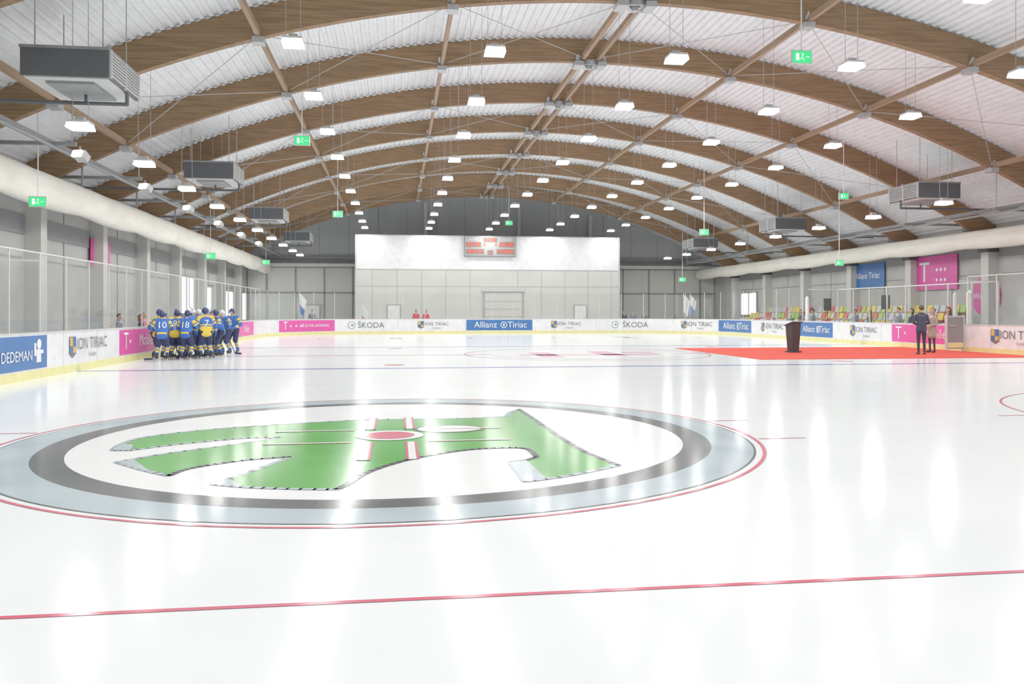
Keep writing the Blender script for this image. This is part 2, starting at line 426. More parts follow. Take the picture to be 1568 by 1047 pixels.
def ad(kind, s0, s1):
    b = B(); c = (s0+s1)/2; L = s1-s0; z0, z1 = 0.24, 1.0; zm = 0.63
    if kind == 'allianz':
        strip(b, s0, s1, z0, z1, 0.003, 0.012, 'blue'); sz = min(0.62, L*0.14)
        stext(b, 'Allianz', c-L*0.21, zm, sz, 'txtw'); stext(b, 'Tiriac', c+L*0.27, zm, sz, 'txtw')
        disc(b, c+L*0.065, zm, sz*0.38, 'txtw', 0.016); disc(b, c+L*0.065, zm, sz*0.30, 'blue', 0.02)
        strip(b, c+L*0.065-0.05, c+L*0.065+0.05, zm-0.1, zm+0.1, 0.022, 0.026, 'txtw')
    elif kind == 'pink':
        strip(b, s0, s1, z0, z1, 0.003, 0.012, 'pink')
        stext(b, 'T', s0+0.7, zm, 0.75, 'txtw')
        for i in range(3): strip(b, s0+1.2+i*0.5, s0+1.32+i*0.5, zm-0.06, zm+0.06, 0.014, 0.02, 'txtw')
        if L > 4: stext(b, 'LIFE IS FOR SHARING', c+0.8, zm, 0.26, 'txtw')
    elif kind == 'pink2':
        strip(b, s0, s1, z0, z1, 0.003, 0.012, 'pink')
        stext(b, 'T', s0+0.55, zm, 0.75, 'txtw'); stext(b, 'Mobile', c+0.6, zm, 0.55, 'txtw')
        strip(b, s0+0.95, s0+1.05, zm-0.05, zm+0.05, 0.014, 0.02, 'txtw')
    elif kind == 'crest':
        crest(b, s0+0.3, zm+0.02); sz = min(0.46, (L-0.6)*0.2)
        stext(b, 'ION TIRIAC', s0+0.6+(L-0.6)/2, zm+0.07, sz, 'txtg'); stext(b, 'Fundatia', s0+0.6+(L-0.6)/2, zm-0.22, 0.17, 'txtg')
    elif kind == 'wing':
        disc(b, s0+0.25, zm, 0.26, 'txtg', 0.014); disc(b, s0+0.25, zm, 0.22, 'txtw', 0.018)
        b.add([(*P(s0+0.25+a, 0.022), zm+c2) for a, c2 in ((-.17,-.08),(0,.02),(-.02,.12),(.17,0.02),(0.03,-.1),(0,-.03))], [(0,1,5),(1,2,3),(1,3,5),(5,3,4)], 'green')
        stext(b, 'ŠKODA', s0+0.65+(L-0.65)/2, zm-0.02, 0.56, 'txtg')
    elif kind == 'bluefig':
        strip(b, s0, s1, z0, z1, 0.003, 0.012, 'blue')
        stext(b, 'DEDEMAN', s1-1.62, zm-0.08, 0.33, 'txtw')
        strip(b, s1-0.6, s1-0.35, zm-0.25, zm+0.05, 0.016, 0.02, 'txtw'); disc(b, s1-0.46, zm+0.17, 0.12, 'txtw', 0.02)
        strip(b, s1-0.72, s1-0.62, zm-0.1, zm+0.2, 0.016, 0.02, 'txtw'); strip(b, s1-0.35, s1-0.22, zm-0.05, zm+0.03, 0.016, 0.02, 'txtw')
    b.obj('advertising_panel', parent=boards)
Y0 = YN+RC
for a in (('bluefig', 17.3-Y0, 21.4-Y0), ('crest', 22.7-Y0, 25.5-Y0), ('pink2', 26.7-Y0, 30.8-Y0), ('allianz', 32.5-Y0, 37-Y0), ('pink2', 44.5-Y0, 50.5-Y0),
          ('pink', Lst+3.2, Lst+8.1), ('wing', Lst+La*0.77, Lst+La*0.77+2.6), ('crest', Lst+La+1.34-XL-RC, Lst+La+3.6-XL-RC),
          ('allianz', Lst+La+4.89-XL-RC, Lst+La+9.7-XL-RC), ('crest', Lst+La+11.0-XL-RC, Lst+La+13.3-XL-RC),
          ('wing', Lst+La+Wst+1.1, Lst+La+Wst+3.9), ('crest', Lst+La+Wst+6.2, Lst+La+Wst+9.0), ('allianz', SR-2.1, SR+2.6),
          ('crest', SR+4.0, SR+7.2), ('allianz', SR+9.1, SR+12.6), ('crest', SR+14.2, SR+16.6), ('pink2', SR+17.8, SR+22.7), ('crest', SR+24.1, SR+26.9), ('allianz', SR+29, SR+33)):
    ad(*a)

# protective glass
b = B()
GT = 2.92
def glass(s0, s1, step=1.6):
    sheet(b, s0, s1, BH+0.002, GT, -0.065, 'glass')
    n = max(1, round((s1-s0)/step))
    for i in range(n+1):
        x, y = P(s0+(s1-s0)*i/n, -0.065); b.box((x-0.016, y-0.016, BH+0.002), (x+0.016, y+0.016, GT), 'lgrey')
glass(2, SR+9.2); glass(SR+22.8, SR+Lst)
strip(b, 2, Lst, GT, GT+0.03, -0.085, -0.045, 'lgrey'); strip(b, SR+22.8, SR+Lst, GT, GT+0.03, -0.085, -0.045, 'lgrey')
b.obj('protective_glass')

def bench_box(x0, x1, y0, y1, name):
    b = B(); sg = 1 if x1 > x0 else -1
    b.add([(x1,y0,1.0),(x1,y1,1.0),(x1,y1,2.75),(x1,y0,2.75)], [(0,1,2,3)], 'glass'); b.box((x1-0.05, y0, -0.02), (x1+0.05, y1, 1.0), 'board')
    for y in (y0, y1):
        xa, xb = sorted((x0, x1)); b.add([(xa,y,1.0),(xb,y,1.0),(xb,y,2.75),(xa,y,2.75)], [(0,1,2,3)], 'glass'); b.box((xa, y-0.04, -0.02), (xb, y+0.04, 1.0), 'board')
        b.bar((x0, y, 2.78), (x1, y, 2.78), 0.05, 0.05, 'lgrey')
    b.bar((x1, y0, 2.78), (x1, y1, 2.78), 0.05, 0.05, 'lgrey')
    n = int((y1-y0)/1.5)
    for i in range(n+1):
        y = y0+(y1-y0)*i/n; b.box((x1-0.03, y-0.03, 0), (x1+0.03, y+0.03, 2.78), 'lgrey')
    xm = (x0+x1)/2+0.3*sg
    b.box((xm-0.18, y0+0.3, 0.42), (xm+0.18, y1-0.3, 0.47), 'wood2')
    y = y0+0.6
    while y < y1: b.box((xm-0.15, y-0.03, -0.02), (xm+0.15, y+0.03, 0.42), 'mid'); y += 1.5
    b.obj(name)
bench_box(22.2, 23.9, 30.9, 43.3, 'players_bench')
bench_box(-8.5, -9.9, 14.5, 21.6, 'players_bench')
for x, y in ((22.3,43.7), (24.15,33.9), (22.3,30.45)):
    b = B(); b.cyl((0,0,0), (0,0,2.3), 0.10, 'white', n=16); b.cyl((0,0,-0.02), (0,0,0.06), 0.13, 'mid', n=16); b.cyl((0,0,2.3), (0,0,2.42), 0.10, 'white', r1=0.03, n=16)
    b.obj('padded_post', loc=(x, y, 0))
b = B(); b.box((-0.4,-0.04,0.1), (0.4,0.04,1.35), 'mid'); b.box((-0.36,-0.05,0.14), (0.36,-0.04,0.34), 'yellow')
b.box((-0.43,-0.05,0.06), (-0.38,0.05,1.4), 'lgrey'); b.box((0.38,-0.05,0.0), (0.43,0.05,1.4), 'lgrey'); b.box((-0.4,-0.05,1.33), (0.4,0.05,1.38), 'lgrey')
b.cyl((-0.3,-0.09,1.0), (-0.05,-0.09,1.0), 0.015, 'lgrey'); b.cyl((-0.3,-0.09,1.0), (-0.3,-0.03,1.0), 0.012, 'lgrey'); b.cyl((-0.05,-0.09,1.0), (-0.05,-0.03,1.0), 0.012, 'lgrey')
o = b.obj('rink_gate', loc=(21.5, 30.2, 0.02)); o.rotation_euler = (0,0,radians(8))

# ------------------------------------------------------------------ ice
b = B(); n = 240
b.add([(*P(LT*i/n, 0.0), 0.0) for i in range(n)], [tuple(range(n-1, -1, -1))], 'ice')
ice = b.obj('ice_rink_surface')
b = B()
def rect(x0, x1, y0, y1, z, k): b.add([(x0,y0,z),(x1,y0,z),(x1,y1,z),(x0,y1,z)], [(0,1,2,3)], k)
def ring(cx, cy, r0, r1, z, k, n=160):
    vs = [(cx+r*cos(2*pi*i/n), cy+r*sin(2*pi*i/n), z) for r in (r0, r1) for i in range(n)]
    b.add(vs, [(i, n+i, n+(i+1) % n, (i+1) % n) for i in range(n)], k)
def spot(cx, cy, r, z, k, n=48): b.add([(cx+r*cos(2*pi*i/n), cy+r*sin(2*pi*i/n), z) for i in range(n)], [tuple(range(n))], k)
rect(XL+0.9, XR-2.0, 4.53, 4.575, 0.003, 'ice_red'); rect(XL+2.0, XR-2.0, 56.4, 56.45, 0.003, 'ice_red')
for y in (23.25, 37.45): rect(XL+0.02, XR-0.02, y, y+0.3, 0.003, 'ice_blue')
rect(XL+0.02, XR-0.02, 30.35, 30.65, 0.003, 'ice_pink')
CX, CY = -0.1, 10.6
def faceoff(cx, cy):
    spot(cx, cy, 0.42, 0.010, 'ice_w'); spot(cx, cy, 0.31, 0.012, 'ice_red')
    for sx in (-1, 1):
        for sy in (-1, 1):
            a0, a1 = sorted((cx+sx*0.20, cx+sx*0.31)); c0, c1 = sorted((cy+sy*0.55, cy+sy*1.75))
            rect(a0, a1, c0, c1, 0.010, 'ice_w')
            for a in (a0, a1): rect(a-0.015, a+0.015, c0, c1, 0.012, 'ice_red')
            a0, a1 = sorted((cx+sx*0.45, cx+sx*1.45)); c = cy+sy*0.52
            rect(a0, a1, c-0.03, c+0.03, 0.010, 'ice_w'); rect(a0, a1, c-0.05, c-0.03, 0.012, 'ice_red')
            rect(min(cx+sx*4.45, cx+sx*5.05), max(cx+sx*4.45, cx+sx*5.05), cy+sy*0.85-0.02, cy+sy*0.85+0.02, 0.004, 'ice_red')
    ring(cx, cy, 4.455, 4.495, 0.004, 'ice_red')
faceoff(CX, CY); faceoff(CX+14, CY); faceoff(CX, 50.4); faceoff(CX+14, 50.4)
for xx in (CX, CX+14):
    for yy in (24.9, 36.1): spot(xx, yy, 0.3, 0.004, 'ice_red')
ring(AX, 30.5, 4.45, 4.51, 0.005, 'ice_red'); spot(AX, 30.5, 3.6, 0.0045, 'ice_w')
for a, c, d, e in ((-2.6, 2.6, -0.9, -0.3), (-2.0, -1.2, -2.2, 1.2), (0.4, 1.2, -1.6, 1.8), (1.6, 2.8, 0.6, 1.2)):
    rect(AX+a, AX+c, 30.5+d, 30.5+e, 0.006, 'ice_pink')
ring(CX, CY, 3.9, 4.36, 0.003, 'ice_grey'); ring(CX, CY, 3.58, 3.9, 0.003, 'ice_dark'); ring(CX, CY, 4.36, 4.385, 0.003, 'ice_dark')
spot(CX, CY, 3.58, 0.0025, 'ice_w', 120)
b.obj('painted_markings', parent=ice)
# winged-arrow emblem: outline measured on the plan, metres on the ice
TH = atan(175/1290); cT, sT = cos(TH), sin(TH)
def plan(u, v):
    d = 1290*H/(v-478); a = (u-784)/1290*d
    return (a*cT+d*sT, -a*sT+d*cT)
def curve(pts, closed=True, sub=4):
    """Catmull-Rom smoothing; points flagged with a third value stay sharp"""
    out = []; n = len(pts)
    for i in range(n):
        p0, p1, p2, p3 = pts[i-1], pts[i], pts[(i+1) % n], pts[(i+2) % n]
        a = p0 if len(p1) == 2 else p1; d = p3 if len(p2) == 2 else p2
        for j in range(sub):
            t = j/sub
            out.append(tuple(0.5*((2*p1[k])+(-a[k]+p2[k])*t+(2*a[k]-5*p1[k]+4*p2[k]-d[k])*t*t+(-a[k]+3*p1[k]-3*p2[k]+d[k])*t*t*t) for k in (0,1)))
    return out
S = 1
G = [(172,690,S),(185,681),(225,669),(330,657),(450,649),(560,643),(700,641),(775,638,S),(780,632,S),(795,627,S),(822,645),(860,671),(895,692),(947,713,S),
     (875,728),(805,738,S),(782,708,S),(806,705),(822,700,S),(810,689),(790,686),(745,687),(700,691),(645,700),(600,711),(560,725),(535,740),(515,750,S),(440,749),(370,746),(325,742,S),
     (385,722),(445,700,S),(385,704),(330,711),(285,719),(258,729,S),(215,719),(178,708,S),(260,694),(350,682),(428,670,S),(380,671),(330,675),(260,682),(200,690,S)]
GP = curve([(*plan(p[0], p[1]),)+((S,) if len(p) == 3 else ()) for p in G])
b = B(); b.add([(x, y, 0.005) for x, y in GP], [tuple(range(len(GP)))], 'ice_green')
n = len(GP); dk = set(list(range(9*4, 13*4))+list(range(16*4, 27*4))+list(range(32*4, 36*4)))
for i in range(n):
    p, q = Vector(GP[i]), Vector(GP[(i+1) % n]); d = (q-p).normalized(); nn = Vector((-d.y, d.x))*0.035; p2 = p-d*0.012; q2 = q+d*0.012
    b.add([(*(p2-nn), 0.0065), (*(q2-nn), 0.0065), (*(q2+nn), 0.0065), (*(p2+nn), 0.0065)], [(0,1,2,3)], 'ice_dark' if i in dk else 'ice_grey')
for poly in ([(178,708),(205,704),(232,724),(215,719)], [(325,742),(350,733),(372,746)], [(782,708),(806,705),(836,733),(805,738)],
             [(172,690),(185,681),(205,681),(200,690)]):
    b.add([(*plan(*p), 0.0075) for p in poly], [tuple(range(len(poly)))], 'ice_grey')
cx, cy = plan(688, 657)
def ell(cx, cy, a, c, z, k): b.add([(cx+a*cos(2*pi*i/32), cy+c*sin(2*pi*i/32), z) for i in range(32)], [tuple(range(32))], k)
ell(cx, cy, 0.47, 0.36, 0.0075, 'ice_dark'); ell(cx, cy, 0.42, 0.30, 0.009, 'ice_w')
b.obj('painted_emblem', parent=ice)

b = B(); b.box((11.7, 26.0, 0.001), (XR-0.03, 34.6, 0.016), 'carpet')
for yy in (28.9, 31.7): b.box((11.7, yy-0.02, 0.016), (XR-0.03, yy+0.02, 0.02), 'carpet')
b.obj('red_carpet')

b = B()
b.box((-0.28,-0.22,0), (0.28,0.22,0.05), 'black')
vs = [(-0.2,-0.15,0.05),(0.2,-0.15,0.05),(0.2,0.15,0.05),(-0.2,0.15,0.05),(-0.27,-0.2,1.0),(0.27,-0.2,1.0),(0.27,0.2,1.12),(-0.27,0.2,1.12)]
b.add(vs, [(0,1,5,4),(1,2,6,5),(2,3,7,6),(3,0,4,7),(4,5,6,7),(3,2,1,0)], 'black')
vs = [(-0.33,-0.26,1.0),(0.33,-0.26,1.0),(0.33,0.26,1.14),(-0.33,0.26,1.14)]
b.add(vs+[(x,y,z+0.035) for x,y,z in vs], [(3,2,1,0),(4,5,6,7),(0,1,5,4),(1,2,6,5),(2,3,7,6),(3,0,4,7)], 'dark')
b.cyl((0.1,0.15,1.12), (0.1,0.0,1.35), 0.01, 'black'); b.cyl((0.1,0.0,1.35), (0.1,-0.05,1.38), 0.022, 'black')
o = b.obj('lectern', loc=(14.9,30.3,0.021)); o.rotation_euler = (0,0,radians(200)); o.scale = (0.85,0.85,1)

# ------------------------------------------------------------------ end partition with scoreboard and doors
PY = 65.5
b = B()
b.box((-3.17, PY, 4.88), (17.5, PY+0.3, 7.45), 'panelw'); b.box((-3.17, PY, -0.02), (17.5, PY+0.3, 4.88), 'panelg')
b.box((-3.2, PY-0.03, 4.84), (17.53, PY, 4.9), 'lgrey'); b.box((-3.2, PY-0.03, 7.42), (17.53, PY+0.33, 7.5), 'lgrey')
for i in range(11):
    x = -3.17+20.67*(i+0.5)/11+0.3
    if not (5.6 < x < 8.8): b.box((x-0.02, PY-0.012, 0), (x+0.02, PY, 4.86), 'panels')
for x in (-3.17, 17.5): b.box((x-0.06, PY-0.04, 0), (x+0.06, PY+0.34, 7.5), 'lgrey')
b.box((-3.17, PY-0.01, 3.53), (17.5, PY, 3.57), 'panels')
b.obj('wall_partition')
def door(name, x0, x1, z1, y):
    b = B(); b.box((x0-0.1, y-0.06, -0.02), (x1+0.1, y-0.01, z1+0.1), 'panels'); b.box((x0, y-0.08, -0.02), (x1, y-0.05, z1), 'white')
    b.box((x1-0.18, y-0.12, 1.0), (x1-0.1, y-0.08, 1.05), 'dark')
    b.obj(name)
door('door_1', -0.75, 0.15, 2.05, PY); door('door_2', 13.9, 14.8, 2.05, PY)
b = B(); b.box((6.6, PY-0.08, -0.02), (9.8, PY-0.01, 3.2), 'panels'); b.box((6.75, PY-0.1, -0.02), (9.65, PY-0.06, 3.05), 'panelg')
for z in (0.6, 1.2, 1.8, 2.4): b.box((6.75, PY-0.115, z-0.015), (9.65, PY-0.1, z+0.015), 'panels')
b.box((6.5, PY-0.16, 3.15), (9.9, PY-0.01, 3.5), 'lgrey'); b.obj('door_3')
door('door_4', -7.6, -6.4, 2.1, YE-0.2)
b = B(); W2, H2 = 2.03, 0.8
b.box((-W2,-0.16,-H2), (W2,0,H2), 'mid'); b.box((-W2+0.06,-0.18,-H2+0.06), (W2-0.06,-0.16,H2-0.06), 'sbface')
def wn(x0, x1, z0, z1): b.box((x0,-0.186,z0), (x1,-0.18,z1), 'sbdark')
wn(-0.55, 0.55, 0.3, 0.68); wn(-1.9, -0.7, -0.08, 0.32); wn(0.7, 1.9, -0.08, 0.32); wn(-1.9, -0.5, -0.62, -0.22); wn(0.5, 1.9, -0.62, -0.22); wn(-0.22, 0.22, -0.68, -0.3)
def ft(body, x, z, size, k='led'):
    vs, fs = text_geo(body, size); b.add([(x+a, -0.19, z+c) for a, c, _ in vs], fs, k)
ft('20:00', 0, 0.49, 0.42); ft('88 88', -1.3, 0.12, 0.46); ft('88 88', 1.3, 0.12, 0.46)
for i in range(3):
    ft('88', -1.62+i*0.42, -0.42, 0.36); ft('88', 0.78+i*0.42, -0.42, 0.36)
ft('3', 0.0, -0.5, 0.4); ft('8', -0.45, 0.12, 0.36); ft('8', 0.45, 0.12, 0.36)
ft('HOME', -1.35, 0.52, 0.24, 'txtw'); ft('GUEST', 1.35, 0.52, 0.24, 'txtw')
b.obj('scoreboard', loc=(7.15, PY-0.035, 6.68))

def poster(x, y0, y1, z0, z1, sg, k, txt, size, tk='txtw'):
    b = B(); xa, xb = sorted((x, x+sg*0.04)); b.box((xa, y0, z0), (xb, y1, z1), k)
    if txt:
        vs, fs = text_geo(txt, size); ym = (y0+y1)/2; zm = (z0+z1)/2
        b.add([(x+sg*0.05, ym+sg*a, zm+c) for a, c, _ in vs], fs, tk)
    b.obj('wall_poster')
poster(WR-0.1, 38.4, 42.2, 2.7, 4.45, -1, 'pink', 'T :::', 1.5)
poster(WR-0.1, 44.7, 48.2, 2.95, 4.4, -1, 'blue', 'Allianz Tiriac', 0.5)
poster(WL+0.1, 35.4, 37.6, 3.4, 4.5, 1, 'pink', 'T', 0.9)
b = B(); b.cyl((WR-0.02, 36.4, 2.3), (WR-0.12, 36.4, 2.3), 0.95, 'pink', n=40)
vs, fs = text_geo('Welcome', 0.42); b.add([(WR-0.13, 36.4-a, 2.3+c) for a, c, _ in vs], fs, 'txtw'); b.obj('round_wall_sign')

b = B()
for r in range(3): b.box((25.0+r*0.85, 37.5, -0.02), (WR-0.02, 61.0, 0.45+r*0.4), 'wallL')
bl = b.obj('bleacher_steps')
b = B(); cols = ['seatY','seatW','seatR','seatG','seatW','seatY','seatW']
for r in range(3):
    x0 = 25.25+r*0.85; z = 0.45+r*0.4; y = 37.8
    while y < 60.7:
        if not (52 < y < 53.2):
            k = random.choice(cols)
            b.bar((x0, y, z+0.3), (x0+0.4, y, z+0.27), 0.42, 0.05, k)
            b.bar((x0+0.38, y, z+0.27), (x0+0.47, y, z+0.65), 0.42, 0.05, k)
            b.box((x0+0.15, y-0.04, z), (x0+0.25, y+0.04, z+0.27), 'mid')
        y += 0.52
b.obj('bleacher_seats', parent=bl)

for x, y, z, yaw in ((-10.4,23.2,1.83,-60), (24.4,45.4,1.65,60), (24.4,39.6,1.72,60)):
    b = B()
    vs = [(-0.22,-0.2,z),(0.22,-0.2,z),(0.16,0.2,z),(-0.16,0.2,z)]; vs += [(a,c,z+0.7) for a,c,_ in vs]
    b.add(vs, [(3,2,1,0),(4,5,6,7),(0,1,5,4),(1,2,6,5),(2,3,7,6),(3,0,4,7)], 'black')
    b.cyl((0,-0.205,z+0.22), (0,-0.2,z+0.22), 0.16, 'dark', n=20); b.cyl((0,-0.205,z+0.53), (0,-0.2,z+0.53), 0.08, 'dark', n=16)
    b.cyl((0,0,0), (0,0,z), 0.025, 'dark')
    for i in range(3):
        t = 2*pi*i/3; b.bar((0,0,0.7), (0.4*cos(t),0.4*sin(t),0.0), 0.025, 0.025, 'dark')
    o = b.obj('loudspeaker_on_stand', loc=(x,y,-0.02)); o.rotation_euler = (0,0,radians(yaw))

M['flagb'] = mat('flag_blue', (0.15,0.25,0.6), 0.8); M['flagw'] = mat('flag_white', (0.8,0.82,0.85), 0.8); M['flagr'] = mat('flag_red', (0.7,0.1,0.12), 0.8)
for x, y, z, ks in ((-7.0,62.2,0,('flagw','flagb')), (-2.6,62.6,-0.8,('flagw','flagr')), (21.6,61.9,0,('flagw','flagw')), (22.3,62.4,0,('flagw','flagb'))):
    b = B(); t = 3.0+z; b.cyl((0,0,0), (0,0,t), 0.02, 'lgrey'); b.cyl((0,0,-0.0), (0,0,0.05), 0.2, 'mid', n=16); b.cyl((0,0,t), (0,0,t+.06), 0.04, 'gold', r1=0.01)
    nx, nz = 10, 10
    for j in range(nz):
        for i in range(nx):
            def pt(i, j):
                u = i/nx; w = j/nz
                return (u*(0.5-0.22*w), 0.08*sin(u*9+w*2)*(0.3+w), t-0.05-w*1.35-u*0.55*(1-w*0.3))
            b.add([pt(i,j),pt(i+1,j),pt(i+1,j+1),pt(i,j+1)], [(0,1,2,3)], ks[0] if j < 6 else ks[1])
    b.obj('flag_on_pole', loc=(x,y,-0.02), smooth=True)

# ------------------------------------------------------------------ people
M['skin'] = mat('skin', (0.58,0.36,0.26), 0.6); M['hairb'] = mat('hair_brown', (0.08,0.05,0.03), 0.7); M['hairl'] = mat('hair_light', (0.28,0.18,0.10), 0.7)
M['suit'] = mat('suit_navy', (0.035,0.045,0.08), 0.8); M['trous'] = mat('trousers_dark', (0.03,0.03,0.04), 0.8)
M['coat'] = mat('coat_beige', (0.36,0.29,0.24), 0.8); M['shoe'] = mat('shoe_black', (0.02,0.02,0.02), 0.4); M['eye'] = mat('eye_dark', (0.03,0.02,0.02), 0.3)
M['lip'] = mat('lips', (0.5,0.2,0.18), 0.5); M['jblue'] = mat('jersey_blue', (0.03,0.13,0.52), 0.7); M['jyel'] = mat('jersey_yellow', (0.85,0.60,0.05), 0.7)
M['helm'] = mat('helmet_navy', (0.02,0.035,0.12), 0.3); M['helmw'] = mat('helmet_white', (0.75,0.77,0.8), 0.3); M['hpants'] = mat('hockey_pants', (0.02,0.03,0.09), 0.8)
M['stick'] = mat('stick_shaft', (0.10,0.10,0.11), 0.4); M['red'] = mat('jacket_red', (0.65,0.08,0.1), 0.8); M['greyj'] = mat('jacket_grey', (0.2,0.22,0.25), 0.8)
M['shirt'] = mat('shirt_white', (0.8,0.8,0.82), 0.8)
def capsule(bm, p0, p1, r0, r1, n=12):
    p0 = Vector(p0); p1 = Vector(p1); d = p1-p0
    if d.length < 1e-5: p1 = p0+Vector((0,0,0.001)); d = p1-p0
    d.normalize(); a = d.orthogonal().normalized(); c = d.cross(a); rings = []
    for p, r, angs in ((p0, r0, (-70,-45,-20,0)), (p1, r1, (0,20,45,70))):
        for t in angs:
            t = radians(t); rings.append([bm.verts.new(p+d*(r*sin(t))+(a*cos(2*pi*i/n)+c*sin(2*pi*i/n))*(r*cos(t))) for i in range(n)])
    e0 = bm.verts.new(p0-d*r0); e1 = bm.verts.new(p1+d*r1)
    for k in range(len(rings)-1):
        for i in range(n): bm.faces.new((rings[k][i], rings[k][(i+1)%n], rings[k+1][(i+1)%n], rings[k+1][i]))
    for i in range(n):
        bm.faces.new((e0, rings[0][(i+1)%n], rings[0][i])); bm.faces.new((e1, rings[-1][i], rings[-1][(i+1)%n]))
def figure_mesh(name, caps, extras=None, voxel=0.011, number=None):
    bm = bmesh.new()
    for c in caps: capsule(bm, c[0], c[1], c[2], c[3])
    me = bpy.data.meshes.new('tmp'); bm.to_mesh(me); bm.free()
    ob = bpy.data.objects.new('tmp', me); COL.objects.link(ob)
    md = ob.modifiers.new('r', 'REMESH'); md.mode = 'VOXEL'; md.voxel_size = voxel
    sm = ob.modifiers.new('s', 'SMOOTH'); sm.iterations = 3; sm.factor = 0.5
    dg = bpy.context.evaluated_depsgraph_get(); ev = ob.evaluated_get(dg); m2 = ev.to_mesh()
    V = [tuple(v.co) for v in m2.vertices]; F = [tuple(p.vertices) for p in m2.polygons]
    C = np.array([tuple(p.center) for p in m2.polygons]); ev.to_mesh_clear()
    bpy.data.objects.remove(ob)
    best = np.full(len(C), 1e9); key = np.zeros(len(C), int); keys = []
    for p0, p1, r0, r1, k in caps:
        p0 = np.array(p0, float); d = np.array(p1, float)-p0; L2 = max((d*d).sum(), 1e-9)
        t = np.clip(((C-p0)@d)/L2, 0, 1); dist = np.linalg.norm(C-(p0+t[:,None]*d), axis=1)-(r0+(r1-r0)*t)
        bands = [(1.01, k)] if isinstance(k, str) else k
        ki = np.zeros(len(C), int); done = np.zeros(len(C), bool)
        for tm, kk in bands:
            if kk not in keys: keys.append(kk)
            s = (~done) & (t <= tm); ki[s] = keys.index(kk); done |= s
        w = dist < best; best[w] = dist[w]; key[w] = ki[w]
    b = B()
    for k in keys: b.mi(k)
    b.v = V; b.f = F; b.m = [int(x) for x in key]; nb = len(F)
    if number:
        txt, size, centre, ang = number
        bvh = BVHTree.FromPolygons([Vector(v) for v in V], F)
        vs, fs = text_geo(txt, size); out = []
        rot = Matrix.Rotation(ang, 3, 'X'); dr = rot @ Vector((0,1,0))
        for x, y, _ in vs:
            p = Vector(centre) + rot @ Vector((x, -0.5, y)); h = bvh.ray_cast(p, dr)
            out.append(tuple((h[0] if h[0] else p+dr*0.4) - dr*0.012))
        b.add(out, fs, 'txtw')
    if extras: extras(b)
    me = bpy.data.meshes.new(name); me.from_pydata(b.v, [], b.f)
    for k in b.mats: me.materials.append(M[k])
    me.polygons.foreach_set('material_index', b.m)
    me.polygons.foreach_set('use_smooth', [i < nb for i in range(len(b.f))]); me.update()
    return me
def head_caps(o, hair, long=False):
    h = [((0,-.01,.10),(0,.0,.125),.084,.084,'skin'), ((0,.035,.035),(0,.022,.1),.05,.068,'skin'), ((0,.088,.09),(0,.108,.068),.010,.014,'skin'),
         ((-.084,-.005,.07),(-.088,-.012,.1),.012,.014,'skin'), ((.084,-.005,.07),(.088,-.012,.1),.012,.014,'skin'),
         ((-.03,.082,.105),(-.03,.083,.105),.010,.010,'eye'), ((.03,.082,.105),(.03,.083,.105),.010,.010,'eye'),
         ((-.018,.082,.035),(.018,.082,.035),.008,.008,'lip'), ((0,-.035,.125),(0,-.012,.15),.09,.086,hair)]
    if long: h += [((0,-.06,.1),(0,-.07,-.06),.075,.055,hair), ((-.062,-.035,.1),(-.065,-.03,-.04),.036,.03,hair), ((.062,-.035,.1),(.065,-.03,-.04),.036,.03,hair)]
    return [(tuple(Vector(a)+Vector(o)), tuple(Vector(c)+Vector(o)), r, s, k) for a, c, r, s, k in h]
def hand_caps(w, dirv, fwd, side, k, r=0.0095):
    w = Vector(w); d = Vector(dirv).normalized(); f = Vector(fwd).normalized(); s = Vector(side).normalized(); out = []
    for i in (-1, 0, 1): out.append((tuple(w+d*.01+s*.012*i), tuple(w+d*.08+s*.022*i), .017, .016, k))
    for i, L in enumerate((.065, .075, .07, .052)):
        p = w+d*.085+s*(.036-.024*i); q = p+d*L*.55+f*.01; e = q+d*L*.4+f*.028
        out += [(tuple(p), tuple(q), r, r*.95, k), (tuple(q), tuple(e), r*.95, r*.85, k)]
    p = w+d*.03+s*.03; q = p+d*.03+s*.025+f*.01; e = q+d*.03+s*.005+f*.015
    out += [(tuple(p), tuple(q), .013, .011, k), (tuple(q), tuple(e), .011, .009, k)]
    return out
